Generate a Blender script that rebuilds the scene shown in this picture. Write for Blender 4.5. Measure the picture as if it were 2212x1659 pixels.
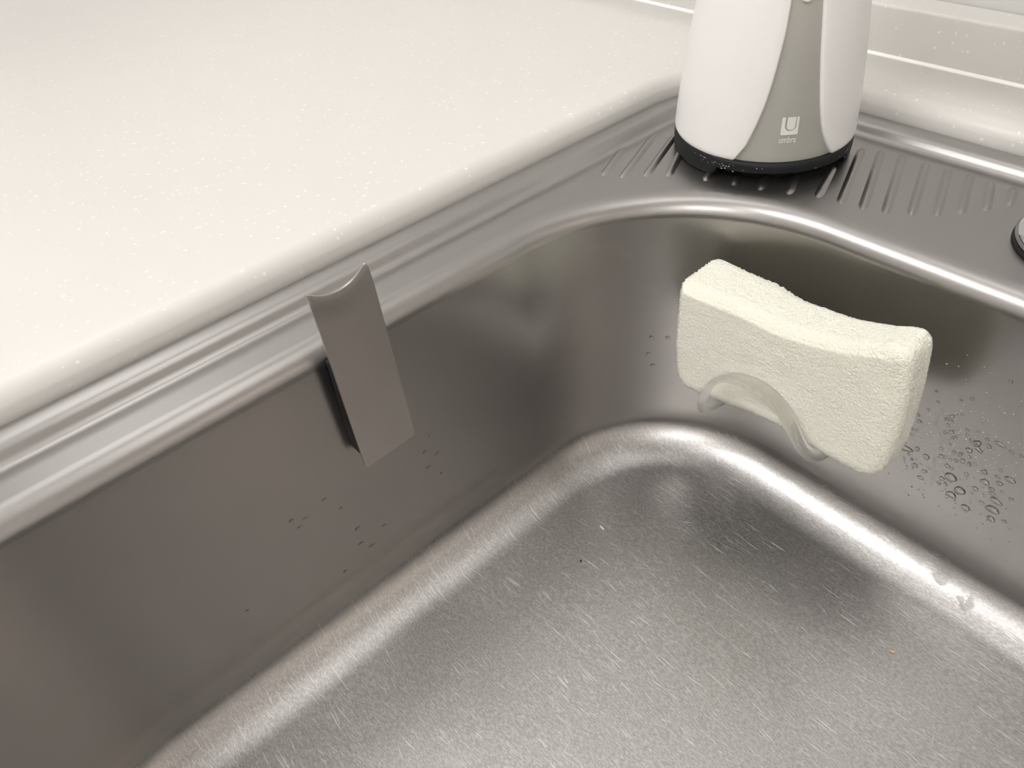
import bpy, bmesh, math, random
from mathutils import Vector, Matrix, noise
# ------------------------------------------------------------------ clear, camera, world, lights, exposure
for o in list(bpy.data.objects): bpy.data.objects.remove(o)
scene = bpy.context.scene
col = scene.collection
S = 0.19                      # one modelling unit (camera height over the sink rim) in metres

cam_d = bpy.data.cameras.new('camera')
cam_d.sensor_width = 36.0
cam_d.lens = 36.0 * 1662.0 / 2212.0
cam_d.clip_start = 0.01
cam_d.clip_end = 50
cam = bpy.data.objects.new('camera', cam_d)
col.objects.link(cam)
CR = [[0.667898926575981, 0.4635205383079958, -0.5822883602179578],
      [0.7406692270190346, -0.4906412661381373, 0.45899917678901224],
      [-0.07293915289937283, -0.7378481270078764, -0.6710141738035722]]
cam.matrix_world = Matrix(((CR[0][0], -CR[0][1], -CR[0][2], 0.0),
                           (CR[1][0], -CR[1][1], -CR[1][2], 0.0),
                           (CR[2][0], -CR[2][1], -CR[2][2], S),
                           (0, 0, 0, 1)))
scene.camera = cam

world = bpy.data.worlds.new('world')
scene.world = world
world.use_nodes = True
world.node_tree.nodes['Background'].inputs[0].default_value = (1.0, 0.95, 0.9, 1)
world.node_tree.nodes['Background'].inputs[1].default_value = 0.02

CABINET_FILL = 2.0           # unseen warm fill right of the sink, added to light the left curve
CEIL_LAMP = 30.0              # radiance of the ceiling lamp's diffuser
LAMP_POS = (-0.70, -0.85, 1.46)   # metres
LAMP_SIZE = (1.10, 0.22)
SIDE_FILL = 2.6             # unseen fill lamp added at left to brighten the deck and lip
SIDE_POS = (-1.60, 0.12, 1.46)
SIDE_SIZE = (1.50, 0.60)
WALL_FILL = 4.2              # added fill near the back wall, lights the bowl's lower left curve
WALL_POS = (0.02, 0.24, 1.46)
WALL_SIZE = (1.00, 0.24)
ROOM_FILL = 14.5             # fill added behind and right of the camera to brighten upright faces
ROOM_POS = (0.85, -1.30, 1.42)
ROOM_SIZE = (0.60, 0.60)
scene.view_settings.view_transform = 'Standard'
scene.view_settings.look = 'None'
scene.view_settings.gamma = 1.0
scene.view_settings.use_curve_mapping = False
scene.view_settings.exposure = -0.22
scene.render.film_transparent = False

# ------------------------------------------------------------------ helpers
def tag(o, label=None, cat=None, group=None, kind=None):
    if label: o['label'] = label
    if cat: o['category'] = cat
    if group: o['group'] = group
    if kind: o['kind'] = kind
    return o

def empty(name, loc_u, label=None, cat=None, group=None):
    o = bpy.data.objects.new(name, None)
    o.empty_display_size = 0.02
    col.objects.link(o)
    o.location = Vector(loc_u) * S
    return tag(o, label, cat, group)

def origin_of(o):
    v = Vector((0, 0, 0))
    while o is not None:
        v += o.location
        o = o.parent
    return v / S

def mesh_obj(name, verts, faces, mat, parent=None, loc_u=None, smooth=True):
    """verts are world coordinates in units; the object's origin goes to loc_u"""
    po = origin_of(parent) if parent else Vector((0, 0, 0))
    if loc_u is None: loc_u = po
    loc_u = Vector(loc_u)
    me = bpy.data.meshes.new(name)
    me.from_pydata([((Vector(v) - loc_u) * S)[:] for v in verts], [], faces)
    me.validate()
    bm = bmesh.new(); bm.from_mesh(me)
    bmesh.ops.recalc_face_normals(bm, faces=bm.faces)
    bm.to_mesh(me); bm.free()
    if smooth:
        me.polygons.foreach_set('use_smooth', [True] * len(me.polygons))
    if mat: me.materials.append(mat)
    o = bpy.data.objects.new(name, me)
    col.objects.link(o)
    o.parent = parent
    o.location = (loc_u - po) * S
    return o

def box_vf(x0, x1, y0, y1, z0, z1):
    v = [(x0,y0,z0),(x1,y0,z0),(x1,y1,z0),(x0,y1,z0),(x0,y0,z1),(x1,y0,z1),(x1,y1,z1),(x0,y1,z1)]
    f = [(0,3,2,1),(4,5,6,7),(0,1,5,4),(1,2,6,5),(2,3,7,6),(3,0,4,7)]
    return v, f

def bevel_obj(o, w, seg=3):
    bm = bmesh.new(); bm.from_mesh(o.data)
    bmesh.ops.bevel(bm, geom=list(bm.edges), offset=w * S, segments=seg, affect='EDGES', profile=0.6)
    bm.to_mesh(o.data); bm.free()
    o.data.polygons.foreach_set('use_smooth', [True] * len(o.data.polygons))

def grid_faces(nr, nc, wrap=False):
    f = []
    for i in range(nr - 1):
        for j in range(nc if wrap else nc - 1):
            k = (j + 1) % nc
            f.append((i*nc+j, i*nc+k, (i+1)*nc+k, (i+1)*nc+j))
    return f

def lerp(a, b, t): return a + (b - a) * t
def interp(x, xs, ys):
    if x <= xs[0]: return ys[0]
    for i in range(len(xs) - 1):
        if x <= xs[i+1]:
            return lerp(ys[i], ys[i+1], (x - xs[i]) / (xs[i+1] - xs[i]))
    return ys[-1]

def catmull(pts, n):
    out = []
    P = [Vector(p) for p in pts]
    P = [P[0] * 2 - P[1]] + P + [P[-1] * 2 - P[-2]]
    for i in range(1, len(P) - 2):
        for k in range(n):
            t = k / n
            a, b, c, d = P[i-1], P[i], P[i+1], P[i+2]
            out.append(0.5 * ((2*b) + (c-a)*t + (2*a-5*b+4*c-d)*t*t + (3*b-a-3*c+d)*t**3))
    out.append(P[-2])
    return out

# ------------------------------------------------------------------ materials
def new_mat(name):
    m = bpy.data.materials.new(name); m.use_nodes = True
    nt = m.node_tree
    b = nt.nodes['Principled BSDF']
    return m, nt, b
def nd(nt, t, **kw):
    n = nt.nodes.new(t)
    for k, v in kw.items(): setattr(n, k, v)
    return n
def ramp(nt, src, p0, p1, c0=(0,0,0,1), c1=(1,1,1,1)):
    r = nd(nt, 'ShaderNodeValToRGB')
    r.color_ramp.elements[0].position = p0; r.color_ramp.elements[0].color = c0
    r.color_ramp.elements[1].position = p1; r.color_ramp.elements[1].color = c1
    nt.links.new(src, r.inputs[0]); return r.outputs[0]
def mathn(nt, op, a, b=None, clamp=False):
    n = nd(nt, 'ShaderNodeMath', operation=op, use_clamp=clamp)
    for i, s in enumerate((a, b)):
        if s is None: continue
        if isinstance(s, (int, float)): n.inputs[i].default_value = s
        else: nt.links.new(s, n.inputs[i])
    return n.outputs[0]
def mixc(nt, fac, a, b, blend='MIX'):
    n = nd(nt, 'ShaderNodeMix', data_type='RGBA', blend_type=blend)
    for i, s in ((0, fac), (6, a), (7, b)):
        if isinstance(s, (int, float)): n.inputs[i].default_value = s
        elif isinstance(s, tuple): n.inputs[i].default_value = s
        else: nt.links.new(s, n.inputs[i])
    return n.outputs[2]
def coords(nt, scale=(1,1,1), rot=(0,0,0), loc=(0,0,0), src=None):
    if src is None:
        src = nd(nt, 'ShaderNodeTexCoord').outputs['Object']
    mp = nd(nt, 'ShaderNodeMapping')
    mp.inputs['Scale'].default_value = scale; mp.inputs['Rotation'].default_value = rot; mp.inputs['Location'].default_value = loc
    nt.links.new(src, mp.inputs[0]); return mp.outputs[0]
def noise_n(nt, vec, scale, detail=2.0, rough=0.5, dist=0.0):
    n = nd(nt, 'ShaderNodeTexNoise')
    n.inputs['Scale'].default_value = scale; n.inputs['Detail'].default_value = detail
    n.inputs['Roughness'].default_value = rough; n.inputs['Distortion'].default_value = dist
    nt.links.new(vec, n.inputs['Vector']); return n.outputs['Fac']

def simple(name, c, rough=0.5, metal=0.0, spec=0.5, var=0.06, vscale=60, bump=0.0, bscale=800):
    m, nt, b = new_mat(name)
    v = coords(nt)
    n = noise_n(nt, v, vscale, 3)
    cc = mixc(nt, n, tuple(x*(1-var) for x in c[:3]) + (1,), tuple(min(1, x*(1+var)) for x in c[:3]) + (1,))
    nt.links.new(cc, b.inputs['Base Color'])
    b.inputs['Roughness'].default_value = rough; b.inputs['Metallic'].default_value = metal
    b.inputs['Specular IOR Level'].default_value = spec
    if bump:
        bp = nd(nt, 'ShaderNodeBump'); bp.inputs['Strength'].default_value = bump; bp.inputs['Distance'].default_value = 0.0003
        nt.links.new(noise_n(nt, v, bscale, 2), bp.inputs['Height']); nt.links.new(bp.outputs[0], b.inputs['Normal'])
    return m

def sink_steel():
    m, nt, b = new_mat('stainless_steel_sink')
    obj = nd(nt, 'ShaderNodeTexCoord').outputs['Object']
    sep = nd(nt, 'ShaderNodeSeparateXYZ'); nt.links.new(obj, sep.inputs[0])
    mr = nd(nt, 'ShaderNodeMapRange'); mr.interpolation_type = 'SMOOTHSTEP'
    mr.inputs['From Min'].default_value = -0.80 * S; mr.inputs['From Max'].default_value = -0.885 * S
    nt.links.new(sep.outputs['Z'], mr.inputs['Value'])
    floor = mr.outputs[0]                    # the worn, scratched bottom of the bowl
    # scratches: long thin streaks in several directions
    warp = nd(nt, 'ShaderNodeTexNoise'); warp.inputs['Scale'].default_value = 9.0; warp.inputs['Detail'].default_value = 1.0
    nt.links.new(obj, warp.inputs['Vector'])
    wv = nd(nt, 'ShaderNodeVectorMath', operation='SCALE'); wv.inputs['Scale'].default_value = 0.012
    nt.links.new(warp.outputs['Color'], wv.inputs[0])
    av = nd(nt, 'ShaderNodeVectorMath', operation='ADD'); nt.links.new(obj, av.inputs[0]); nt.links.new(wv.outputs[0], av.inputs[1])
    tot = None
    for rz, lo, hi, off, thr in ((0.0, 45, 1100, 0.0, .66), (0.17, 60, 1300, 3.1, .67), (-0.60, 45, 1200, 7.7, .725), (-0.14, 80, 1600, 12.3, .67), (1.3, 50, 1300, 17.1, .735)):
        v = coords(nt, (lo, hi, 1), (0, 0, 0), (off, off, 0), coords(nt, (1, 1, 1), (0, 0, rz), (0,0,0), av.outputs[0]))
        s = ramp(nt, noise_n(nt, v, 1.0, 1.5, .55), thr, thr + .10)
        tot = s if tot is None else mathn(nt, 'MAXIMUM', tot, s)
    scr = mathn(nt, 'MULTIPLY', tot, floor)
    blotch = noise_n(nt, obj, 28, 5, .6)
    fine = noise_n(nt, obj, 1600, 2, .6)
    wear = ramp(nt, noise_n(nt, coords(nt, (1, 3.2, 1), (0, 0, 0), (0, 0, 0), coords(nt, (1, 1, 1), (0, 0, .02), (0, 0, 0), av.outputs[0])), 520, 7, .8), .44, .74)
    wearf = mathn(nt, 'MULTIPLY', wear, floor)
    c = mixc(nt, blotch, (0.365, .352, .341, 1), (0.38, .367, .355, 1))
    c = mixc(nt, mathn(nt, 'MULTIPLY', wearf, .85), c, (0.84, .835, .82, 1))
    c = mixc(nt, mathn(nt, 'MULTIPLY', scr, .8), c, (0.92, .91, .89, 1))
    nt.links.new(c, b.inputs['Base Color'])
    b.inputs['Metallic'].default_value = 1.0
    rim = nd(nt, 'ShaderNodeMapRange'); rim.inputs['From Min'].default_value = -.088 * S; rim.inputs['From Max'].default_value = -.05 * S
    nt.links.new(sep.outputs['Z'], rim.inputs['Value'])      # the handled rim is more worn than the walls
    r = mathn(nt, 'ADD', .25, mathn(nt, 'MULTIPLY', floor, .14))
    r = mathn(nt, 'ADD', r, mathn(nt, 'MULTIPLY', rim.outputs[0], .10))
    r = mathn(nt, 'ADD', r, mathn(nt, 'MULTIPLY', mathn(nt, 'MULTIPLY', mathn(nt, 'SUBTRACT', blotch, .5), .06), floor))
    r = mathn(nt, 'ADD', r, mathn(nt, 'MULTIPLY', scr, .25), True)
    nt.links.new(r, b.inputs['Roughness'])
    bp = nd(nt, 'ShaderNodeBump'); bp.inputs['Strength'].default_value = 0.10; bp.inputs['Distance'].default_value = 0.0002
    h = mathn(nt, 'ADD', mathn(nt, 'MULTIPLY', mathn(nt, 'MULTIPLY', fine, floor), .5), mathn(nt, 'MULTIPLY', wearf, .9))
    h = mathn(nt, 'SUBTRACT', h, mathn(nt, 'MULTIPLY', scr, 2.0))
    nt.links.new(h, bp.inputs['Height']); nt.links.new(bp.outputs[0], b.inputs['Normal'])
    return m

def counter_mat():
    m, nt, b = new_mat('cream_solid_surface_with_flecks')
    obj = nd(nt, 'ShaderNodeTexCoord').outputs['Object']
    base = mixc(nt, noise_n(nt, obj, 25, 3), (0.685, .668, .634, 1), (0.71, .692, .66, 1))
    tot = None
    for sc, thr, off in ((330, .30, 0), (150, .17, 5.0)):
        dv = nd(nt, 'ShaderNodeVectorMath', operation='ADD')
        nz = nd(nt, 'ShaderNodeTexNoise'); nz.inputs['Scale'].default_value = 700; nt.links.new(obj, nz.inputs['Vector'])
        sc2 = nd(nt, 'ShaderNodeVectorMath', operation='SCALE'); sc2.inputs['Scale'].default_value = .002
        nt.links.new(nz.outputs['Color'], sc2.inputs[0]); nt.links.new(obj, dv.inputs[0]); nt.links.new(sc2.outputs[0], dv.inputs[1])
        vor = nd(nt, 'ShaderNodeTexVoronoi'); vor.inputs['Scale'].default_value = sc
        nt.links.new(coords(nt, (1,1,1), (0,0,0), (off, off, off), dv.outputs[0]), vor.inputs['Vector'])
        sp = nd(nt, 'ShaderNodeSeparateColor'); nt.links.new(vor.outputs['Color'], sp.inputs[0])
        sel = ramp(nt, sp.outputs[0], .62, .95)
        rad = mathn(nt, 'MULTIPLY', sel, thr)
        f = mathn(nt, 'MULTIPLY', mathn(nt, 'SUBTRACT', rad, vor.outputs['Distance']), 14.0, True)
        tot = f if tot is None else mathn(nt, 'MAXIMUM', tot, f)
    c = mixc(nt, mathn(nt, 'MULTIPLY', tot, .5), base, (0.96, .95, .92, 1))
    nt.links.new(c, b.inputs['Base Color'])
    b.inputs['Roughness'].default_value = 0.34
    b.inputs['Specular IOR Level'].default_value = 0.4
    return m

def sponge_mat():
    m, nt, b = new_mat('cream_foam')
    obj = nd(nt, 'ShaderNodeTexCoord').outputs['Object']
    n = noise_n(nt, obj, 40, 3)
    c = mixc(nt, n, (0.83, .81, .665, 1), (0.85, .835, .715, 1))
    vor = nd(nt, 'ShaderNodeTexVoronoi'); vor.inputs['Scale'].default_value = 1300
    nt.links.new(obj, vor.inputs['Vector'])
    c = mixc(nt, ramp(nt, vor.outputs['Distance'], .25, .75), (0.88, .87, .79, 1), c)
    # brownish stain along the right-hand end
    mp = coords(nt, (1, 1, 1), (0, 0, 0), (-0.300 * S, 0, 0.02 * S), obj)
    sp = nd(nt, 'ShaderNodeSeparateXYZ'); nt.links.new(mp, sp.inputs[0])
    sx = nd(nt, 'ShaderNodeMapRange'); sx.inputs['From Min'].default_value = -.012 * S; sx.inputs['From Max'].default_value = .012 * S
    nt.links.new(sp.outputs['X'], sx.inputs['Value'])
    sz = mathn(nt, 'SUBTRACT', 1.0, mathn(nt, 'MULTIPLY', mathn(nt, 'ABSOLUTE', sp.outputs['Z']), 1 / (.11 * S)), True)
    st = mathn(nt, 'MULTIPLY', mathn(nt, 'MULTIPLY', sx.outputs[0], sz), ramp(nt, noise_n(nt, obj, 260, 3), .42, .62))
    c = mixc(nt, mathn(nt, 'MULTIPLY', st, .6), c, (0.55, .40, .20, 1))
    nt.links.new(c, b.inputs['Base Color'])
    b.inputs['Roughness'].default_value = 0.9
    b.inputs['Specular IOR Level'].default_value = 0.15
    b.inputs['Subsurface Weight'].default_value = 0.35
    b.inputs['Subsurface Radius'].default_value = (1.0, .9, .6)
    b.inputs['Subsurface Scale'].default_value = 0.003
    bp = nd(nt, 'ShaderNodeBump'); bp.inputs['Strength'].default_value = 0.8; bp.inputs['Distance'].default_value = 0.0004
    nt.links.new(vor.outputs['Distance'], bp.inputs['Height']); nt.links.new(bp.outputs[0], b.inputs['Normal'])
    return m

def clear_mat(name, ior, rough, tint, through):
    m, nt, b = new_mat(name)
    b.inputs['Base Color'].default_value = tint
    b.inputs['Roughness'].default_value = rough
    b.inputs['IOR'].default_value = ior
    b.inputs['Transmission Weight'].default_value = 1.0
    n = noise_n(nt, coords(nt), 900, 2)
    bp = nd(nt, 'ShaderNodeBump'); bp.inputs['Strength'].default_value = 0.06; bp.inputs['Distance'].default_value = 0.0003
    nt.links.new(n, bp.inputs['Height']); nt.links.new(bp.outputs[0], b.inputs['Normal'])
    if through > 0:
        tr = nd(nt, 'ShaderNodeBsdfTransparent'); mx = nd(nt, 'ShaderNodeMixShader'); mx.inputs[0].default_value = through
        out = nt.nodes['Material Output']
        df = nd(nt, 'ShaderNodeBsdfTranslucent'); df.inputs[0].default_value = (.95, .94, .9, 1)
        m2 = nd(nt, 'ShaderNodeMixShader'); m2.inputs[0].default_value = .28
        nt.links.new(b.outputs[0], m2.inputs[1]); nt.links.new(df.outputs[0], m2.inputs[2])
        nt.links.new(m2.outputs[0], mx.inputs[1]); nt.links.new(tr.outputs[0], mx.inputs[2]); nt.links.new(mx.outputs[0], out.inputs[0])
    return m

def emit_mat(name, c, s):
    m, nt, b = new_mat(name)
    b.inputs['Base Color'].default_value = (.9, .9, .9, 1)
    b.inputs['Emission Color'].default_value = c
    b.inputs['Emission Strength'].default_value = s
    return m

M_STEEL = sink_steel()
M_COUNTER = counter_mat()
M_SPONGE = sponge_mat()
M_PLATE = simple('satin_stainless_plate', (.455, .435, .415), .34, 1.0, vscale=45, var=.07, bump=.08, bscale=1500)
M_CHROME = simple('polished_chrome', (.70, .70, .71), .10, 1.0, var=.01)
M_RUBBER = simple('black_rubber', (.009, .010, .011), .55, 0.0, .3, var=.3, vscale=150)
M_WHITEP = simple('white_plastic_shell', (.84, .825, .81), .32, 0.0, .5, var=.012, vscale=40)
M_PANEL = simple('grey_satin_panel', (.46, .45, .41), .42, .35, .4, var=.05, vscale=25, bump=.05, bscale=2000)
M_PRINT = simple('pale_print', (.74, .74, .68), .55, 0.0, .3, var=.02)
M_NOZZLE = simple('grey_silicone_nozzle', (.32, .27, .26), .4)
M_RING = simple('pale_plastic_ring', (.72, .72, .64), .25)
M_PLASTIC = clear_mat('clear_soft_plastic', 1.45, .06, (.99, .99, .97, 1), .36)
M_WATER = clear_mat('water', 1.333, .0, (1, 1, 1, 1), .0)
M_FILM = clear_mat('thin_water_film', 1.333, .25, (1, 1, 1, 1), .72)
M_WALL = simple('grey_white_wall_panel', (.64, .63, .61), .30, var=.02, vscale=6)
M_PAINT = simple('warm_white_paint', (.82, .80, .78), .8, var=.02, vscale=5)
M_CEIL = simple('white_ceiling', (.88, .87, .86), .85, var=.02, vscale=5)
M_FLOOR = simple('brown_floor', (.40, .33, .27), .45, var=.15, vscale=9)
M_CABINET = simple('cream_cabinet_lacquer', (.62, .57, .50), .4, var=.02)
M_CRUMBW = simple('pale_crumb', (.72, .70, .64), .6)
M_CRUMBD = simple('dark_crumb', (.03, .025, .02), .6)
M_CRUMBY = simple('straw_coloured_crumb', (.55, .45, .24), .6)
M_LAMP = emit_mat('lit_lamp_diffuser', (1.0, .99, .98, 1), CEIL_LAMP)
M_FILL_SIDE = emit_mat('side_fill_diffuser', (1.0, .99, .98, 1), SIDE_FILL)
M_FILL_WALL = emit_mat('wall_fill_diffuser', (1.0, .985, .975, 1), WALL_FILL)
M_FILL_ROOM = emit_mat('room_fill_diffuser', (1.0, .988, .97, 1), ROOM_FILL)
M_FILL_CABINET = emit_mat('cabinet_fill_diffuser', (1.0, .88, .78, 1), CABINET_FILL)
M_LAMPH = simple('lamp_housing_white', (.8, .8, .78), .5)

# ------------------------------------------------------------------ the room (metres -> units)
u = 1 / S
RX0, RX1, RY0, RY1, RZ0, RZ1 = -3.4 * u, 1.3 * u, -1.9 * u, 2.61, -0.86 * u, 1.50 * u
def room_slab(name, b, mat):
    v, f = box_vf(*b)
    o = mesh_obj(name, v, f, mat, None, ((b[0]+b[1])/2, (b[2]+b[3])/2, b[4]), smooth=False)
    return tag(o, kind='structure')
T = .5
room_slab('floor', (RX0-T, RX1+T, RY0-T, RY1+T, RZ0-T, RZ0), M_FLOOR)
room_slab('ceiling', (RX0-T, RX1+T, RY0-T, RY1+T, RZ1, RZ1+T), M_CEIL)
room_slab('wall_back', (RX0-T, RX1+T, RY1, RY1+T, RZ0, RZ1), M_WALL)
room_slab('wall_front', (RX0-T, RX1+T, RY0-T, RY0, RZ0, RZ1), M_PAINT)
room_slab('wall_left', (RX0-T, RX0, RY0, RY1, RZ0, RZ1), M_PAINT)
room_slab('wall_right', (RX1, RX1+T, RY0, RY1, RZ0, RZ1), M_PAINT)

# ceiling lamps outside the frame: one read from the highlights, three added fills
def unseen_ceiling_lamp(pos, size, mat, label):
    lx, ly, lz = (c * u for c in pos)
    lamp = empty('unseen_ceiling_lamp', (lx, ly, RZ1), label, 'lamp')
    hw, hd = size[0] / 2 * u, size[1] / 2 * u
    v, f = box_vf(lx-hw-.12, lx+hw+.12, ly-hd-.1, ly+hd+.1, lz+.06, RZ1)
    mesh_obj('lamp_housing', v, f, M_LAMPH, lamp, smooth=False)
    v, f = box_vf(lx-hw, lx+hw, ly-hd, ly+hd, lz-.02, lz+.06)
    mesh_obj('lamp_diffuser', v, f, mat, lamp, smooth=False)
unseen_ceiling_lamp(LAMP_POS, LAMP_SIZE, M_LAMP, 'long white ceiling lamp mounted in front of the kitchen sink')
unseen_ceiling_lamp(WALL_POS, WALL_SIZE, M_FILL_WALL, 'added long white fill lamp close to the back wall, above the sink')
unseen_ceiling_lamp(ROOM_POS, ROOM_SIZE, M_FILL_ROOM, 'added square white fill lamp over the room, right behind the camera')
unseen_ceiling_lamp(SIDE_POS, SIDE_SIZE, M_FILL_SIDE, 'added large white fill lamp left over the worktop')

# cabinet and glowing panel added for reflections in the steel, right of the frame
cab = empty('added_wall_cabinet', (.95 * u, RY1, .66 * u), 'added cream wall cabinet with a fill lamp under it, right of the sink', 'cabinet')
v, f = box_vf(.62 * u, 1.28 * u, RY1 - .32 * u, RY1, .66 * u, 1.30 * u)
mesh_obj('cabinet_body', v, f, M_CABINET, cab, smooth=False)
for x0, x1 in ((.625, .947), (.953, 1.275)):
    v, f = box_vf(x0 * u, x1 * u, RY1 - .34 * u, RY1 - .32 * u, .665 * u, 1.295 * u)
    mesh_obj('cabinet_door', v, f, M_CABINET, cab, smooth=False)
v, f = box_vf(.66 * u, 1.24 * u, RY1 - .30 * u, RY1 - .10 * u, .60 * u, .66 * u)
mesh_obj('lamp_diffuser', v, f, M_FILL_CABINET, cab, smooth=False)

# ------------------------------------------------------------------ counter and sink
def rrect(xl, yb, xr, yf, r, z, na=22, ns=6):
    """rounded rectangle, constant vertex count: starts at left edge going to the back"""
    pts = []
    cs = [((xl + r, yb - r), 180, 90), ((xr - r, yb - r), 90, 0), ((xr - r, yf + r), 0, -90), ((xl + r, yf + r), -90, -180)]
    for i, (c, a0, a1) in enumerate(cs):
        for k in range(na + 1):
            a = math.radians(lerp(a0, a1, k / na))
            pts.append((c[0] + r * math.cos(a), c[1] + r * math.sin(a), z))
        nc = cs[(i + 1) % 4]
        p0 = pts[-1]
        a = math.radians(nc[1])
        p1 = (nc[0][0] + r * math.cos(a), nc[0][1] + r * math.sin(a), z)
        for k in range(1, ns):
            pts.append(tuple(lerp(p0[q], p1[q], k / ns) for q in range(3)))
    return pts
def loops_mesh(name, loops, mat, parent=None, loc=None, cap=True):
    verts = []; n = len(loops[0])
    for l in loops: verts += l
    faces = grid_faces(len(loops), n, True)
    if cap:
        faces.append(tuple(range((len(loops)-1)*n, len(loops)*n)))
    return mesh_obj(name, verts, faces, mat, parent, loc)

OX0, OYB, OX1, OYF, OR = -1.530, 2.214, 2.75, -0.95, 0.34       # the joint between counter and sink
def inset(d, z): return rrect(OX0 + d, OYB - d, OX1 - d, OYF + d, OR - d, z)

# counter: thick slab, rounded inner edge running down to the joint
cl = []
cl.append(inset(-.009, -.14))
cl.append(inset(-.008, -.026))
for a in range(24, 91, 6):
    t = math.radians(a)
    cl.append(inset(-.0075 - .050 * (math.cos(math.radians(24)) - math.cos(t)), -.016 + .066 * math.sin(t)))
cl.append(inset(-.085, .0505))
CXL, CYB, CXR, CYF = -1.85 * u, 2.56, 1.24 * u, -1.35
def orect(z, d=0): return rrect(CXL - d, CYB, CXR + d, CYF - d, .08, z)
cl.append(orect(.0505)); cl.append(orect(.03, .015)); cl.append(orect(-.02, .02)); cl.append(orect(-.14, .02))
counter = loops_mesh('kitchen_counter', cl, M_COUNTER, None, (-1.0, 2.3, -.14), cap=False)
tag(counter, 'cream solid-surface worktop with white flecks around the steel sink', 'counter')

v, f = box_vf(CXL, CXR, 2.487, 2.607, .051, .198)
up = mesh_obj('backsplash_upstand', v, f, M_COUNTER, None, (0, 2.55, .05))
bevel_obj(up, .010, 3)
tag(up, 'low cream upstand along the wall behind the sink', 'backsplash')
# thin pale sealant bead in the joint between upstand and worktop
sv, sf = [], []
ns = 40
for i in range(ns + 1):
    x = lerp(CXL + .1, CXR - .1, i / ns)
    for k in range(5):
        a = math.radians(k * 90 / 4)
        sv.append((x, 2.488 - .009 * math.cos(a), .050 + .009 * math.sin(a)))
sf = grid_faces(ns + 1, 5)
seal = mesh_obj('sealant_bead', sv, sf, simple('white_sealant', (.93, .92, .88), .15), up)

# sink
DZ = -.03
loops = [inset(.045, -.20), inset(.03, -.12), inset(.006, -.06), inset(.005, -.020)]
for d, z in ((.007, -.013), (.012, -.0075), (.020, -.0045), (.032, -.0032), (.048, -.0034), (.062, -.0055), (.071, -.0095), (.078, -.016),
             (.084, -.0235), (.090, -.0295), (.097, -.0335), (.107, -.0345), (.118, -.0327), (.130, -.0310), (.140, DZ)):
    loops.append(inset(d, z))
LX0, LYB, LX1, LYF, LR = -1.335, 1.675, 2.60, -0.74, 0.585       # where the flat deck starts to roll into the bowl
def bowl(d, z): return rrect(LX0 + d, LYB - d, LX1 - d, LYF + d, LR - d, z)
def mixloop(a, b, t): return [tuple(lerp(p[q], w[q], t) for q in range(3)) for p, w in zip(a, b)]
deck_o, deck_i = inset(.150, DZ), bowl(0, DZ)
for t in (0, .05, .25, .5, .75, .95, 1.0):
    loops.append(mixloop(deck_o, deck_i, t))
RL = .055
for a in range(10, 91, 10):
    t = math.radians(a)
    loops.append(bowl(RL * math.sin(t), DZ - RL * (1 - math.cos(t))))
WZ0, WZ1 = DZ - RL, -.745
for k in range(1, 9):
    t = k / 8
    loops.append(bowl(RL + .02 * t, lerp(WZ0, WZ1, t)))
RF = .155
for a in range(6, 91, 6):
    t = math.radians(a)
    loops.append(bowl(RL + .02 + RF * (1 - math.cos(t)), WZ1 - RF * math.sin(t)))
FZ = WZ1 - RF
for d in (.25, .27, .32, .40):
    loops.append(bowl(RL + d, FZ - .001 * (d - .24)))
sink = loops_mesh('kitchen_sink', loops, M_STEEL, None, (0, 0, 0))
tag(sink, 'large brushed stainless steel sink with rounded bowl and scratched bottom', 'sink')
sol = sink.modifiers.new('sheet', 'SOLIDIFY'); sol.thickness = .0012; sol.offset = -1.0 if sink.data.polygons[-1].normal.z > 0 else 1.0
def wall_back_y(z): return LYB - RL - .02 * (WZ0 - z) / (WZ0 - WZ1)
def wall_left_x(z): return LX0 + RL + .02 * (WZ0 - z) / (WZ0 - WZ1)

# embossed drain ribs on the deck
ribs = [((-1.349, 1.457), (-1.420, 1.620)), ((-1.301, 1.48), (-1.405, 1.740)), ((-1.257, 1.527), (-1.361, 1.788)), ((-1.21, 1.567), (-1.300, 1.760)),
        ((-1.118, 1.612), (-1.16, 1.72)), ((-1.047, 1.640), (-1.09, 1.75)), ((-.980, 1.662), (-1.02, 1.76)), ((-.912, 1.690), (-.96, 1.80)),
        ((-.848, 1.722), (-.910, 1.90)), ((-.789, 1.729), (-.905, 2.038)), ((-.734, 1.738), (-.859, 2.06)), ((-.683, 1.755), (-.803, 2.07)),
        ((-.635, 1.788), (-.736, 2.07)), ((-.589, 1.822), (-.679, 2.072)), ((-.552, 1.868), (-.623, 2.072)), ((-.514, 1.918), (-.570, 2.072)),
        ((-.484, 1.975), (-.515, 2.072))]
def make_rib(p, q, w=.0135, h=.0068):
    p, q = Vector(p), Vector(q)
    L = (q - p).length; d = (q - p) / L; n = Vector((-d.y, d.x))
    vs = []
    ts = [0, .25*w, .6*w, 1.1*w, 1.8*w, L/2, L-1.8*w, L-1.1*w, L-.6*w, L-.25*w, L]
    for t in ts:
        e = min(t, L - t) / (1.8 * w); e = max(0.0, min(1.0, e)); e = math.sin(e * math.pi / 2)
        for k in range(9):
            s = -1 + 2 * k / 8
            hh = h * e * (0.5 + 0.5 * math.cos(math.pi * s))
            c = p + d * t + n * (s * w * (0.35 + .65 * e))
            vs.append((c.x, c.y, DZ + hh + .0003 - (.0012 if abs(s) == 1 else 0)))
    return vs, grid_faces(len(ts), 9)
for p, q in ribs:
    vs, fs = make_rib(p, q)
    mesh_obj('drain_rib', vs, fs, M_STEEL, sink, (p[0], p[1], DZ))

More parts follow.
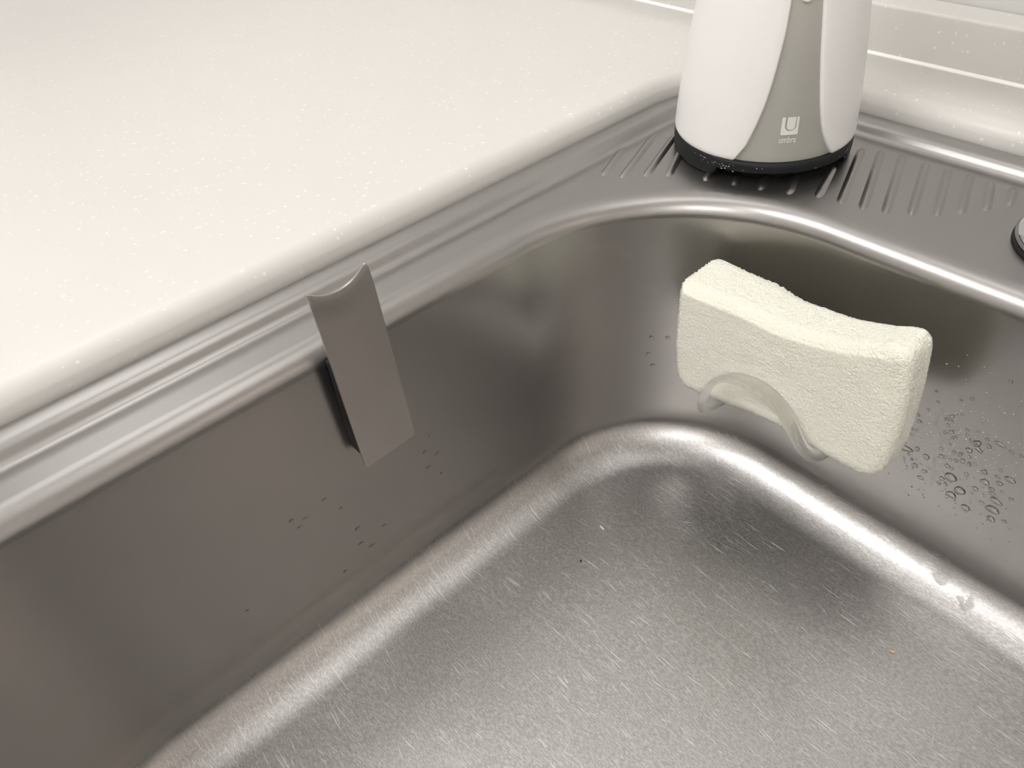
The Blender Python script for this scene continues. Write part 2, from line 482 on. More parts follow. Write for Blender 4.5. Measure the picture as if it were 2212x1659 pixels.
# ------------------------------------------------------------------ soap dispenser
DC = Vector((-1.1361, 1.8892)); EB = Vector((-.515, .857))
def drad(z):
    d = z - .0292
    return .2454 - .0449*d - .1769*d*d + .041*d**3
def dpos(theta, r, z):
    v = Vector((math.cos(theta), math.sin(theta)))
    k = v.dot(EB)
    v = v * r
    if k > 0: v = v - EB * (k * r * .30)
    return (DC.x + v.x, DC.y + v.y, z)
R_ = math.radians
ZL = [.027, .074, .124, .177, .233, .298, .338, .377, .416, .60, .95]
TL = [-73.6, -66.8, -62.8, -59.2, -56.7, -54.5, -53.3, -52.7, -52.3, -51.5, -51.5]
ZR = [.028, .065, .106, .167, .224, .291, .351, .410, .60, .95]
TR_ = [-10.0, -16.1, -20.7, -24.3, -26.5, -28.6, -29.8, -31.0, -32, -32]
disp = empty('soap_dispenser', (DC.x, DC.y, DZ), 'white soap dispenser with grey front panel and black base on sink deck', 'dispenser')
ZTOP = .92
zs = [.028, .033, .04] + [lerp(.05, .86, k / 34) for k in range(35)]
# shell
vs = []; nth = 72
def shell_row(z, ro):
    tl, tr = R_(interp(z, ZL, TL)), R_(interp(z, ZR, TR_))
    out = []
    a0, a1 = tr, tl + 2 * math.pi
    e = .9 * math.pi / 180
    seq = [(a0, ro - .020), (a0, ro - .010), (a0 + .15*e, ro - .0045), (a0 + .6*e, ro - .0012), (a0 + 1.4*e, ro)]
    out += seq
    for k in range(1, nth):
        out.append((lerp(a0 + 1.4*e, a1 - 1.4*e, k / nth), ro))
    out += [(a1 - 1.4*e, ro), (a1 - .6*e, ro - .0012), (a1 - .15*e, ro - .0045), (a1, ro - .010), (a1, ro - .020)]
    return [dpos(a, r, z) for a, r in out]
for z in zs:
    vs += shell_row(z, drad(z) - (.004 if z < .03 else (.001 if z < .035 else 0)))
nc = len(vs) // len(zs)
mesh_obj('shell', vs, grid_faces(len(zs), nc), M_WHITEP, disp)
# front panel
vs = []; npn = 26
for z in [.024] + zs[1:]:
    tl, tr = R_(interp(z, ZL, TL) - 1.5), R_(interp(z, ZR, TR_) + 1.5)
    for k in range(npn + 1):
        vs.append(dpos(lerp(tl, tr, k / npn), drad(z) - .010, z))
mesh_obj('front_panel', vs, grid_faces(len(zs), npn + 1), M_PANEL, disp)
# top cap
vs = []; rows = [(0, .86), (.004, .88), (.014, .897), (.03, .908), (.07, .916), (.14, .92)]
for d, z in rows:
    for k in range(72): vs.append(dpos(2*math.pi*k/72, drad(.86) - d, z))
fs = grid_faces(len(rows), 72, True) + [tuple(range((len(rows)-1)*72, len(rows)*72))]
mesh_obj('top_cap', vs, fs, M_WHITEP, disp)
# black base ring with an arched opening at the front
vs = []; NB = 120
prof = [(.190, 0), (.236, 0), (.242, .06), (.2435, .25), (.2445, .55), (.2440, .92), (.238, 1.0), (.20, 1.0)]
for r, t in prof:
    for k in range(NB):
        a = -180 + 360 * k / NB
        zb = DZ
        rr = r
        if -85 <= a <= 11.5:
            zb = -.001; rr = r + .003
        vs.append(dpos(R_(a), rr, lerp(zb, .0295, t)))
mesh_obj('base_ring', vs, grid_faces(len(prof), NB, True), M_RUBBER, disp, smooth=True)
vs = []
for r, z in ((.0, DZ + .001), (.205, DZ + .001), (.205, .028), (.0, .028)):
    for k in range(48): vs.append(dpos(2*math.pi*k/48, r, z))
mesh_obj('base_core', vs, grid_faces(4, 48, True), M_RUBBER, disp)
# logo (tile with a U-shaped line) and lettering on the panel
TH0, TH1, LZ0, LZ1 = -47.65, -36.95, .1015, .1468
def on_panel(s, t, lift=.0012):
    z = LZ0 + (LZ1 - LZ0) * t
    return dpos(R_(lerp(TH0, TH1, s)), drad(z) - .010 + lift, z)
def ucurve(x0, x1, r, yb, n=12):
    """U outline from top-left down and round to top-right"""
    pts = [(x0, lerp(1, yb + r, k / 5)) for k in range(6)]
    for k in range(1, n):
        a = math.pi + math.pi * k / n
        pts.append(((x0+x1)/2 + (x1-x0)/2 * math.cos(a), yb + r + r * math.sin(a)))
    pts += [(x1, lerp(yb + r, 1, k / 5)) for k in range(6)]
    return pts
U_out = ucurve(.20, .86, .26, .235); U_in = ucurve(.305, .81, .25, .275)
NU = len(U_out)
def sqp(i):                       # matching point on the square's outline
    t = i / (NU - 1)
    L = t * 3
    if L < 1: return (0, 1 - L)
    if L < 2: return (L - 1, 0)
    return (1, L - 2)
vs = [on_panel(*sqp(i)) for i in range(NU)] + [on_panel(lerp(sqp(i)[0], p[0], .5), lerp(sqp(i)[1], p[1], .5)) for i, p in enumerate(U_out)] + [on_panel(*p) for p in U_out]
fs = grid_faces(3, NU)
b0 = len(vs)
# inner tongue
half = NU // 2
rowsU = []
for i in range(half):
    a, c = U_in[i], U_in[NU - 1 - i]
    rowsU.append([(lerp(a[0], c[0], k/6), lerp(a[1], c[1], k/6)) for k in range(7)])
for r in rowsU: vs += [on_panel(*p) for p in r]
fs += [tuple(b0 + q for q in f_) for f_ in grid_faces(len(rowsU), 7)]
logo = mesh_obj('logo', vs, fs, M_PRINT, disp, smooth=False)
logo['label'] = 'pale square emblem with a U outline'
cu = bpy.data.curves.new('lettering_curve', 'FONT'); cu.body = 'umbra'; cu.size = 1.0; cu.offset = 0.018; cu.resolution_u = 4
to = bpy.data.objects.new('lettering_tmp', cu); col.objects.link(to)
bpy.context.view_layer.update()
tm = bpy.data.meshes.new_from_object(to.evaluated_get(bpy.context.evaluated_depsgraph_get()))
bpy.data.objects.remove(to)
bmt = bmesh.new(); bmt.from_mesh(tm)
bmesh.ops.triangulate(bmt, faces=bmt.faces[:])
xs = [v_.co.x for v_ in bmt.verts]; ys = [v_.co.y for v_ in bmt.verts]
xm, xM, yM = min(xs), max(xs), max(ys)
vs = []
for v_ in bmt.verts:
    s = (v_.co.x - xm) / (xM - xm)
    t = v_.co.y / yM
    z = .0820 + .0165 * t
    vs.append(dpos(R_(lerp(-47.9, -37.4, s)), drad(z) - .010 + .0022, z))
fs = [tuple(v_.index for v_ in f_.verts) for f_ in bmt.faces]
bmt.free()
let = mesh_obj('lettering', vs, fs, M_PRINT, disp, smooth=False)
# round nozzle window with a pale rim, cut by the top of the frame
def disc_on_panel(th, zc, rads, lifts):
    vs = []
    for r, l in zip(rads, lifts):
        for k in range(32):
            a = 2*math.pi*k/32
            z = zc + r * math.sin(a)
            vs.append(dpos(R_(th) + r * math.cos(a) / drad(zc), drad(z) - .010 + l, z))
    return vs
vs = disc_on_panel(-42.3, .427, (.0125, .0135, .0165, .0195, .021), (.000, .004, .006, .004, -.002))
mesh_obj('nozzle_ring', vs, grid_faces(5, 32, True), M_RING, disp)
vs = disc_on_panel(-42.3, .427, (.013, .008, .0005), (.001, .0025, .003))
mesh_obj('nozzle', vs, grid_faces(3, 32, True), M_NOZZLE, disp)
# limescale specks on the base ring
random.seed(5)
vs = []; fs = []
for i in range(46):
    a = random.choice([random.gauss(-86, 6), random.gauss(-78, 8), random.gauss(8, 3), random.uniform(-110, 10)])
    z = random.uniform(.0, .020); s = random.uniform(.0006, .0016)
    b0 = len(vs)
    for k in range(6):
        aa = k * math.pi / 3 + random.uniform(-.3, .3)
        vs.append(dpos(R_(a) + 1.6 * s * math.cos(aa) / .245, .2490 if -85 <= a <= 11.5 else .2457, z + s * math.sin(aa)))
    fs.append(tuple(range(b0, b0 + 6)))
o = mesh_obj('limescale_specks', vs, fs, simple('limescale', (.42, .43, .42), .7), disp, smooth=False)
o['kind'] = 'stuff'

# ------------------------------------------------------------------ faucet at the right edge
FC = Vector((-.268, 1.905))
fau = empty('faucet', (FC.x, FC.y, DZ), 'chrome faucet base standing on the deck at the right frame edge', 'faucet')
def lathe(name, prof, c, mat, parent, n=64):
    vs = []
    for r, z in prof:
        for k in range(n):
            a = 2*math.pi*k/n
            vs.append((c[0] + r*math.cos(a), c[1] + r*math.sin(a), z))
    return mesh_obj(name, vs, grid_faces(len(prof), n, True), mat, parent)
lathe('gasket', [(.10, DZ + .0008), (.167, DZ + .0008), (.168, DZ + .004), (.166, DZ + .008), (.10, DZ + .008)], FC, M_RUBBER, fau)
lathe('flange', [(.05, DZ + .008), (.163, DZ + .009), (.166, DZ + .018), (.160, DZ + .030), (.150, DZ + .036), (.138, DZ + .038), (.09, DZ + .038)], FC, M_CHROME, fau)
lathe('body', [(.05, DZ + .03), (.128, DZ + .036), (.130, DZ + .06), (.126, .35), (.122, .62), (.112, .66), (.07, .68), (.001, .685)], FC, M_CHROME, fau)
pts = catmull([(FC.x + .05, FC.y, .45), (FC.x + .35, FC.y - .08, .62), (FC.x + .75, FC.y - .25, .75), (FC.x + 1.1, FC.y - .42, .74), (FC.x + 1.16, FC.y - .45, .62)], 8)
def tube(name, pts, rads, mat, parent, n=14, flat=1.0, up=Vector((0, 1, 0)), caps=True):
    vs = []
    N = len(pts)
    ref = Vector(up)
    for i, p in enumerate(pts):
        t = (pts[min(i+1, N-1)] - pts[max(i-1, 0)]).normalized()
        a = (ref - t * ref.dot(t))
        a.normalize(); ref = a
        b = t.cross(a)
        r = rads(i / (N - 1)) if callable(rads) else rads
        for k in range(n):
            w = 2*math.pi*k/n
            vs.append(tuple(p + a * (r * flat * math.cos(w)) + b * (r * math.sin(w))))
    fs = grid_faces(N, n, True)
    if caps:
        fs += [tuple(range(n)), tuple(range((N-1)*n, N*n))]
    return mesh_obj(name, vs, fs, mat, parent)
tube('spout', pts, .075, M_CHROME, fau, 20, up=Vector((0, 0, 1)))
pts = catmull([(FC.x, FC.y, .67), (FC.x + .02, FC.y + .03, .78), (FC.x + .18, FC.y + .06, .86), (FC.x + .42, FC.y + .08, .90)], 6)
tube('lever', pts, lambda t: .05 - .02*t, M_CHROME, fau, 14, up=Vector((0, 1, 0)))

# ------------------------------------------------------------------ steel dishcloth hanger on the left wall
PX = -1.222
han = empty('dishcloth_hanger', (PX - .03, .56, -.33), 'flat satin steel cloth hanger plate standing off the left bowl wall', 'hanger')
nu, nv = 24, 40
vs = []
def plate_pt(s, t, back):
    # s 0..1 from near edge to far edge, t 0..1 from bottom to top
    y0, y1 = lerp(.492, .478, t), lerp(.641, .624, t)
    top = .150 + .006 * s - .036 * (1 - (2*s - 1)**2) ** .8
    zb = -.372 + .007 * s
    z = lerp(zb, top, t)
    y = lerp(y0, y1, s)
    x = PX - back
    k = max(0.0, t - .86) / .14
    x -= .010 * k * k
    # slightly rounded corners
    c = .012
    ds = min(s, 1 - s) * .147; dt = min(t, 1 - t) * .52
    if ds < c and dt < c:
        e = c - math.sqrt(max(0, c*c - (c - ds)**2))
        if t < .5: z += max(0, e - dt) if e > dt else 0
        else: z -= max(0, e - dt) if e > dt else 0
    return (x, y, z)
ss = sorted(set([0, .015, .03, .05, .08] + [k / nu for k in range(1, nu)] + [.92, .95, .97, .985, 1]))
tt = sorted(set([0, .004, .008, .013, .02] + [k / nv for k in range(1, nv)] + [.98, .987, .992, .996, 1]))
for back in (0, .0055):
    for t in tt:
        for s in ss: vs.append(plate_pt(s, t, back))
A = len(tt) * len(ss); nS = len(ss)
fs = grid_faces(len(tt), nS) + [tuple(A + q for q in reversed(f_)) for f_ in grid_faces(len(tt), nS)]
for j in range(nS - 1):
    fs.append((j + 1, j, A + j, A + j + 1)); k = (len(tt)-1)*nS + j; fs.append((k, k + 1, A + k + 1, A + k))
for i in range(len(tt) - 1):
    k = i * nS; fs.append((k, k + nS, A + k + nS, A + k)); k = i*nS + nS - 1; fs.append((k + nS, k, A + k, A + k + nS))
pl = mesh_obj('plate', vs, fs, M_PLATE, han, smooth=False)
v, f = box_vf(wall_left_x(-.2) - .001, PX - .0055, .494, .618, -.335, -.060)
pad = mesh_obj('backing_pad', v, f, M_RUBBER, han, smooth=False)
bevel_obj(pad, .004, 2)

# ------------------------------------------------------------------ sponge in its clear holder
FRONT = 1.33; DEPTH = .150
outline = [(-.962, -.152), (-.878, -.144), (-.785, -.136), (-.705, -.139), (-.618, -.126), (-.554, -.112), (-.481, -.084), (-.435, -.062), (-.408, -.058),
           (-.388, -.078), (-.376, -.146), (-.368, -.250), (-.366, -.350), (-.376, -.410), (-.405, -.436), (-.46, -.444), (-.519, -.445), (-.603, -.437), (-.679, -.444),
           (-.729, -.45), (-.782, -.463), (-.821, -.470), (-.884, -.484), (-.932, -.483), (-.962, -.445), (-.976, -.352), (-.978, -.236), (-.976, -.17)]
SC = Vector((-.67, FRONT + DEPTH / 2, -.45))
def make_sponge():
    op = [Vector((p[0], 0, p[1])) for p in outline]
    loop = []
    n = len(op)
    for i in range(n):
        a, b, c, d = op[i-1], op[i], op[(i+1) % n], op[(i+2) % n]
        for k in range(4):
            t = k / 4
            loop.append(0.5 * ((2*b) + (c-a)*t + (2*a-5*b+4*c-d)*t*t + (3*b-a-3*c+d)*t**3))
    N = len(loop)
    cen = Vector((-.67, 0, -.29))
    # inward normals of the outline for the rounded edges
    nrm = []
    for i in range(N):
        t = (loop[(i+1) % N] - loop[i-1]).normalized()
        nn = Vector((t.z, 0, -t.x))
        if nn.dot(cen - loop[i]) < 0: nn = -nn
        nrm.append(nn)
    r = .034
    prof = [(r * (1 - math.sin(math.radians(a))), r * (1 - math.cos(math.radians(a)))) for a in (0, 18, 36, 54, 72, 90)]
    rows = [(r * (1 - math.sin(math.radians(a))), r * (1 - math.cos(math.radians(a)))) for a in (0, 20, 40, 60, 80)] + [(0, r)]
    ring = [(i_, FRONT + y_) for i_, y_ in rows] + [(0, FRONT + DEPTH - r)] + [(i_, FRONT + DEPTH - y_) for i_, y_ in reversed(rows[:-1])]
    vs = []
    for ins, y in ring:
        for p, nn in zip(loop, nrm):
            q = p + nn * ins
            k = (y - FRONT) / DEPTH
            vs.append((q.x, FRONT + k * lerp(.185, .112, max(0, min(1, (q.x + .978) / .61))), q.z))
    fs = grid_faces(len(ring), N, True) + [tuple(range(N)), tuple(range((len(ring)-1)*N, len(ring)*N))]
    o = mesh_obj('sponge', vs, fs, M_SPONGE, None, SC)
    md = o.modifiers.new('remesh', 'REMESH'); md.mode = 'VOXEL'; md.voxel_size = 0.00055; md.use_smooth_shade = True
    bpy.context.view_layer.update()
    me = bpy.data.meshes.new_from_object(o.evaluated_get(bpy.context.evaluated_depsgraph_get()))
    o.modifiers.clear(); o.data = me
    me.materials.clear(); me.materials.append(M_SPONGE)
    # open-cell foam surface: pits and crumbly cell walls
    cos = [v.co.copy() for v in me.vertices]; nos = [v.normal.copy() for v in me.vertices]
    for i, v in enumerate(me.vertices):
        c = cos[i]
        q = c * 900.0
        d = noise.voronoi(q)[0]
        pit = d[1] - d[0]                      # small on the walls between cells
        low = noise.noise(c * 60) * .0003 + noise.noise(c * 160) * .0001
        edge = 1.0 + .9 * max(0.0, -nos[i].y * 0 + (1 - abs(nos[i].y)))
        fz = noise.noise(c * 2600) * .0013 * max(0.0, -nos[i].x - .2, -nos[i].z - .2)
        v.co = c + nos[i] * (fz + low + edge * (.0003 - .0009 * min(pit, .8)))
    me.polygons.foreach_set('use_smooth', [True] * len(me.polygons))
    return o
sponge = make_sponge()
tag(sponge, 'thick cream foam sponge with waisted sides hanging on the bowl wall', 'sponge')

hold = empty('sponge_holder', (-.66, wall_back_y(-.4), -.5), 'clear plastic arched sponge holder hooked across the front of the sponge', 'holder')
HY = 1.292
path = [(-.800, 1.50, -.512), (-.826, 1.40, -.508), (-.834, 1.325, -.492), (-.832, HY + .004, -.455), (-.824, HY - .005, -.405), (-.800, HY - .006, -.350), (-.760, HY - .006, -.312), (-.705, HY - .006, -.294),
        (-.650, HY - .006, -.298), (-.607, HY - .006, -.322), (-.577, HY - .004, -.355), (-.557, HY - .002, -.383), (-.540, HY + .002, -.406), (-.526, HY + .016, -.428), (-.518, 1.345, -.452), (-.518, 1.41, -.472), (-.53, 1.50, -.474)]
pts = catmull(path, 8)
tube('band', pts, lambda t: .0265 - .010 * abs(2*t - 1), M_PLASTIC, hold, 18, flat=.42, up=Vector((0, 1, 0)))
# back plate and suction cup, hidden behind the sponge
v, f = box_vf(-.83, -.50, 1.492, 1.508, -.525, -.455)
bk = mesh_obj('back_plate', v, f, M_PLASTIC, hold); bevel_obj(bk, .005, 2)
vs = []
yw = wall_back_y(-.49) - .0045
for r, y in ((.001, 1.508), (.02, 1.508), (.022, 1.545), (.05, 1.575), (.085, yw - .006), (.09, yw - .001), (.08, yw - .001), (.001, yw - .004)):
    for k in range(36):
        a = 2*math.pi*k/36
        vs.append((-.665 + r*math.cos(a), y, -.49 + r*math.sin(a)))
mesh_obj('suction_cup', vs, grid_faces(8, 36, True), M_PLASTIC, hold)

# ------------------------------------------------------------------ water drops on the bowl walls
drops = [(-0.259, -0.23, 0.012, 0.0092), (-0.392, -0.341, 0.0084, 0.008), (-0.379, -0.368, 0.0078, 0.0071), (-0.393, -0.404, 0.0099, 0.0114), (-0.409, -0.433, 0.0115, 0.0092), (-0.401, -0.45, 0.0129, 0.0116), (-0.415, -0.473, 0.0101, 0.0133), (-0.421, -0.497, 0.0093, 0.0087), (-0.409, -0.484, 0.0076, 0.008), (-0.4, -0.481, 0.0075, 0.01), (-0.41, -0.502, 0.0175, 0.0094), (-0.413, -0.534, 0.0077, 0.0075), (-0.409, -0.552, 0.0415, 0.0205), (-0.381, -0.535, 0.0153, 0.0152), (-0.395, -0.566, 0.0095, 0.0096), (-0.383, -0.575, 0.0095, 0.011), (-0.402, -0.583, 0.009, 0.0076), (-0.354, -0.544, 0.0191, 0.0169), (-0.37, -0.588, 0.0164, 0.0137), (-0.345, -0.592, 0.0149, 0.012), (-0.347, -0.618, 0.0211, 0.0104), (-0.358, -0.574, 0.0119, 0.0068), (-0.338, -0.391, 0.0127, 0.0146), (-0.345, -0.405, 0.0113, 0.011), (-0.333, -0.403, 0.0079, 0.0078), (-0.338, -0.42, 0.0096, 0.0111), (-0.326, -0.435, 0.0131, 0.0111), (-0.338, -0.445, 0.0097, 0.0112), (-0.317, -0.449, 0.0091, 0.0085), (-0.309, -0.441, 0.0114, 0.0085), (-0.296, -0.406, 0.009, 0.0097), (-0.292, -0.421, 0.0102, 0.0091), (-0.32, -0.372, 0.0078, 0.0071), (-0.335, -0.335, 0.0083, 0.007), (-0.315, -0.317, 0.0124, 0.0095), (-0.28, -0.433, 0.0079, 0.0137), (-0.264, -0.43, 0.0187, 0.0208), (-0.256, -0.445, 0.0227, 0.0131), (-0.273, -0.461, 0.0183, 0.0145), (-0.24, -0.423, 0.0155, 0.0117), (-0.249, -0.407, 0.0096, 0.0084), (-0.221, -0.402, 0.0336, 0.011), (-0.315, -0.469, 0.0086, 0.0079), (-0.33, -0.496, 0.0104, 0.0113), (-0.323, -0.519, 0.0146, 0.0134), (-0.301, -0.488, 0.0104, 0.0133), (-0.287, -0.486, 0.0121, 0.0119), (-0.289, -0.51, 0.0128, 0.0114), (-0.301, -0.515, 0.0111, 0.008), (-0.276, -0.5, 0.0145, 0.0146), (-0.26, -0.501, 0.0116, 0.016), (-0.249, -0.491, 0.0104, 0.0093), (-0.266, -0.479, 0.0115, 0.0079), (-0.302, -0.538, 0.0141, 0.0128), (-0.291, -0.539, 0.0111, 0.0121), (-0.223, -0.5, 0.0179, 0.0119), (-0.195, -0.472, 0.0114, 0.0092), (-0.193, -0.408, 0.014, 0.0097), (-0.173, -0.405, 0.0101, 0.009), (-0.256, -0.533, 0.0123, 0.0121), (-0.284, -0.567, 0.0331, 0.0265), (-0.301, -0.585, 0.0143, 0.0157), (-0.302, -0.605, 0.0137, 0.0096), (-0.288, -0.597, 0.0137, 0.0096), (-0.213, -0.528, 0.0244, 0.0167), (-0.195, -0.494, 0.0121, 0.0099), (-0.184, -0.51, 0.0185, 0.0133), (-0.169, -0.485, 0.0287, 0.0165), (-0.253, -0.592, 0.0273, 0.0266), (-0.266, -0.619, 0.0311, 0.0179), (-0.224, -0.562, 0.0188, 0.0128), (-0.193, -0.538, 0.0152, 0.0121), (-0.185, -0.551, 0.0211, 0.0108), (-0.224, -0.635, 0.024, 0.0193), (-0.198, -0.593, 0.0196, 0.0089), (-0.173, -0.566, 0.0317, 0.0169), (-0.171, -0.596, 0.0391, 0.0204), (-0.164, -0.626, 0.0239, 0.0158), (-0.137, -0.612, 0.0137, 0.0103), (-0.142, -0.575, 0.0147, 0.0081), (-0.149, -0.538, 0.0116, 0.0094), (-0.172, -0.531, 0.0128, 0.006), (-0.274, -0.397, 0.0079, 0.0084), (-0.227, -0.581, 0.0095, 0.0068)]
random.seed(11)
def drop_mesh(seed):
    """flattened cap, heavier at the bottom; unit radius, lies on the XZ plane and bulges towards -Y"""
    rnd = random.Random(seed)
    n, m = 18, 6
    k1, k2, p1, p2 = rnd.uniform(.04, .14), rnd.uniform(.02, .10), rnd.uniform(0, 6.3), rnd.uniform(0, 6.3)
    vs = []
    for i in range(m):
        t = i / m * math.pi / 2
        for k in range(n):
            a = 2*math.pi*k/n
            rr = 1 + k1 * math.cos(2*a + p1) + k2 * math.cos(3*a + p2)
            y = math.sin(t); r = math.cos(t) * rr
            zz = r * math.sin(a)
            vs.append((r * math.cos(a), -y, zz - .18 * y))
    vs.append((0, -1, -.18))
    fs = grid_faces(m, n, True)
    fs += [((m-1)*n + k, (m-1)*n + (k+1) % n, m*n) for k in range(n)]
    fs.append(tuple(reversed(range(n))))
    me = bpy.data.meshes.new('water_drop'); me.from_pydata(vs, [], fs); me.materials.append(M_WATER)
    bm = bmesh.new(); bm.from_mesh(me); bmesh.ops.recalc_face_normals(bm, faces=bm.faces); bm.to_mesh(me); bm.free()
    me.polygons.foreach_set('use_smooth', [True] * len(me.polygons))
    return me
drop_meshes = [drop_mesh(s) for s in range(7)]
def put_drop(i, loc, w, h, rotz=0.0, tilt=0.0, label='', group='', d=.42):
    o = bpy.data.objects.new('water_drop', drop_meshes[i % 7]); col.objects.link(o)
    o.location = Vector(loc) * S
    o.rotation_mode = 'ZYX'
    o.rotation_euler = (0, tilt, rotz)
    o.scale = (w/2*S, min(w, h)*.5*d*2*S*.70, h/2*S)
    tag(o, label, 'water drop', group)
    return o
tr = [(-0.364, -0.366), (-0.361, -0.388), (-0.365, -0.411), (-0.365, -0.432), (-0.355, -0.447), (-0.347, -0.455), (-0.343, -0.475), (-0.342, -0.503), (-0.335, -0.536), (-0.327, -0.568), (-0.321, -0.602), (-0.314, -0.637), (-0.306, -0.671)]
ORD = ['first', 'second', 'third', 'fourth', 'fifth', 'sixth', 'seventh', 'eighth', 'ninth', 'tenth', 'eleventh', 'twelfth']
def rank_word(k, n):
    if n == 1: return 'the only one there'
    if k == 0: return 'topmost of these'
    if k == n - 1: return 'lowest of these'
    return ORD[k] + ' of these from the top'
def drop_class(x, z, w, h):
    m = math.sqrt(w * h)
    size = 'large' if m > .0185 else ('medium' if m > .0115 else 'small')
    shape = 'long flat' if w > 1.75 * h else ('oval' if w > 1.25 * h else 'round')
    xt = interp(-z, [-p[1] for p in tr], [p[0] for p in tr])
    side = 'left of the trail' if x < xt else ('close right of the trail' if x < xt + .065 else 'far right of the trail')
    return '%s %s water drop %s' % (size, shape, side)
classes = {}
for i, (x, z, w, h) in enumerate(drops): classes.setdefault(drop_class(x, z, w, h), []).append((-z, i))
drop_labels = {}
for k, L in classes.items():
    for r_, (zz, i) in enumerate(sorted(L)): drop_labels[i] = k + ', ' + rank_word(r_, len(L))
for i, (x, z, w, h) in enumerate(drops):
    put_drop(i, (x, wall_back_y(z) + .0004, z), w * .96, h * .96, 0, random.uniform(-.1, .5) if w > h * 1.25 else random.uniform(-.3, .3),
             drop_labels[i], 'water drops right of the sponge')
BC = Vector((LX0 + LR, LYB - LR))
for i, (x, y, z) in enumerate(((-1.137, 1.445, -.478), (-1.142, 1.44, -.541), (-1.131, 1.452, -.587), (-1.102, 1.48, -.481))):
    d = (Vector((x, y)) - BC).normalized(); r = LR - RL - .02 * (WZ0 - z) / (WZ0 - WZ1)
    p = BC + d * (r + .0004)
    put_drop(i, (p.x, p.y, z), .013, .013, math.atan2(d.y, d.x) - math.pi/2, random.uniform(-.3, .3),
             ['topmost water drop on the curved corner left of the sponge, slightly to the left', 'middle left water drop on the curved corner left of the sponge', 'lowest water drop on the curved corner left of the sponge', 'water drop on the curved corner touching the left side of the sponge'][i], 'water drops left of the sponge')
for i, (y, z) in enumerate(sorted([(0.326, -0.455), (0.305, -0.468), (0.416, -0.496), (0.384, -0.436), (0.434, -0.655), (0.46, -0.69), (0.439, -0.596), (0.681, -0.495), (0.707, -0.453), (0.718, -0.529), (0.681, -0.555), (0.716, -0.607), (0.292, -0.433), (0.368, -0.714), (0.511, -0.649), (0.112, -0.616)])):
    put_drop(i, (wall_left_x(z) - .0004, y, z), random.uniform(.010, .020), random.uniform(.006, .009), math.pi/2, random.uniform(-.2, .3),
             'water drop on the left bowl wall below the hanger, %s of sixteen from the left' % (ORD + ['thirteenth', 'fourteenth', 'fifteenth', 'last'])[i], 'water drops on the left wall')
put_drop(3, (-.685, wall_back_y(-.059) + .002, -.088), .010, .012, 0, 0, 'tiny lone water drop on the bowl wall above the sponge', None)
# spray of tiny droplets nobody could count
random.seed(21)
vs, fs = [], []
for i in range(420):
    if i < 300:
        x, z = random.gauss(-.29, .07), random.gauss(-.50, .085)
    else:
        x, z = random.uniform(-.43, .05), random.uniform(-.70, -.2)
    if z < -.72 or z > -.12 or (x < -.40 and z > -.40): continue
    w = random.uniform(.0012, .0030)
    b0 = len(vs); y = wall_back_y(z)
    for t in (0, .5):
        for k in range(7):
            a = 2*math.pi*k/7
            vs.append((x + w*math.cos(a)*(1 - t*.5), y - w*t*.9, z + w*math.sin(a)*(1 - t*.5)))
    vs.append((x, y - w*.6, z))
    for k in range(7):
        k2 = (k+1) % 7
        fs.append((b0+k, b0+k2, b0+7+k2, b0+7+k)); fs.append((b0+7+k, b0+7+k2, b0+14))
    fs.append(tuple(b0 + k for k in reversed(range(7))))
sp = mesh_obj('water_spray', vs, fs, M_WATER, None, (-.29, wall_back_y(-.5), -.5))
tag(sp, 'fine spray of tiny droplets on the bowl wall right of the sponge', 'water', kind='stuff')
# the trail a running drop has left
tr = [(-0.364, -0.366), (-0.361, -0.388), (-0.365, -0.411), (-0.365, -0.432), (-0.355, -0.447), (-0.347, -0.455), (-0.343, -0.475), (-0.342, -0.503), (-0.335, -0.536), (-0.327, -0.568), (-0.321, -0.602), (-0.314, -0.637), (-0.306, -0.671)]
cp = catmull([(x, 0, z) for x, z in tr], 5)
vs = []
for i, p in enumerate(cp):
    e = math.sin(math.pi * min(1, (i + .5) / 8) / 2) * math.sin(math.pi * min(1, (len(cp) - i - .5) / 14) / 2)
    for k in range(7):
        s = -1 + k / 3
        vs.append((p.x + s * .0080, wall_back_y(p.z) + .0002 - .0003 * e * math.cos(s * math.pi / 2), p.z))
trail = mesh_obj('water_trail', vs, grid_faces(len(cp), 7), M_FILM, None, (-.34, wall_back_y(-.5), -.5))
tag(trail, 'thin wavy water trail running down the wall among the drops', 'water')
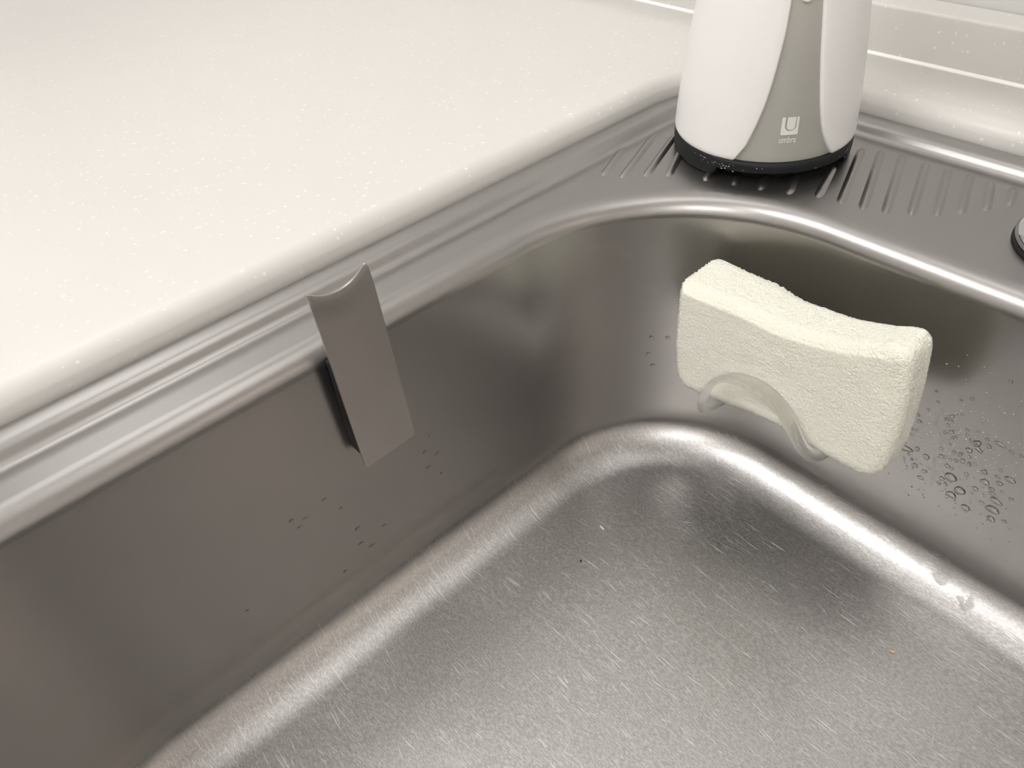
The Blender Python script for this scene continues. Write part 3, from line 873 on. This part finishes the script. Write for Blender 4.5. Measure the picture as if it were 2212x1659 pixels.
# wet patches where the back wall curves into the bottom
def fillet_pt(x, a, lift):
    t = math.radians(a)
    yw_ = LYB - RL - .02
    c = Vector((yw_ - RF, WZ1))
    n = Vector((math.cos(t), -math.sin(t)))
    q = c + n * (RF - lift)
    return (x, q.x, q.y)
def wet_patch(x0, a0, sx, sa, seed, label):
    rnd = random.Random(seed); n = 40; m = 7
    ks = [(rnd.uniform(.05, .16), rnd.uniform(0, 6.3)) for _ in range(3)]
    vs = []
    for i in range(m):
        f_ = 1 - i / m
        for k in range(n):
            a = 2*math.pi*k/n
            rr = f_ * (1 + sum(q * math.cos((j+2)*a + p) for j, (q, p) in enumerate(ks)))
            vs.append(fillet_pt(x0 + sx*rr*math.cos(a), a0 + sa*rr*math.sin(a), .0010 * math.sqrt(1 - f_*f_) - .0003))
    vs.append(fillet_pt(x0, a0, .0011))
    fs = grid_faces(m, n, True) + [((m-1)*n + k, (m-1)*n + (k+1) % n, m*n) for k in range(n)]
    o = mesh_obj('water_puddle', vs, fs, M_WATER, None, fillet_pt(x0, a0, 0))
    tag(o, label, 'puddle')
wet_patch(-.195, 44, .030, 11, 1, 'clear rounded puddle on the curved bottom edge right of the sponge')
wet_patch(-.115, 55, .026, 8, 3, 'long shallow puddle low on the curved edge at the far right')

# ------------------------------------------------------------------ crumbs
def crumb(name, loc, sx, sy, sz, mat, label, seed, rot=0.0):
    rnd = random.Random(seed)
    bm = bmesh.new()
    bmesh.ops.create_icosphere(bm, subdivisions=2, radius=1)
    for v_ in bm.verts:
        k = 1 + rnd.uniform(-.2, .2)
        v_.co = Vector((v_.co.x * k * sx, v_.co.y * k * sy, v_.co.z * k * sz)) * S
    me = bpy.data.meshes.new(name); bm.to_mesh(me); bm.free()
    me.materials.append(mat)
    o = bpy.data.objects.new(name, me); col.objects.link(o)
    o.location = Vector(loc) * S; o.rotation_euler = (0, 0, rot)
    return tag(o, label, 'crumb')
crumb('food_crumb', (-.971, 1.055, FZ + .0012), .010, .0035, .002, M_CRUMBW, 'pale oval flake on the sink bottom near the rounded corner', 1, -.15)
crumb('food_crumb', (-.932, .925, FZ + .002), .0035, .003, .0025, M_CRUMBD, 'tiny dark speck on the sink bottom, alone in the middle', 2)
crumb('food_crumb', (-.179, 1.289, FZ + .0025), .006, .004, .003, M_CRUMBY, 'straw-coloured crumb on the sink bottom at the right', 3, .4)
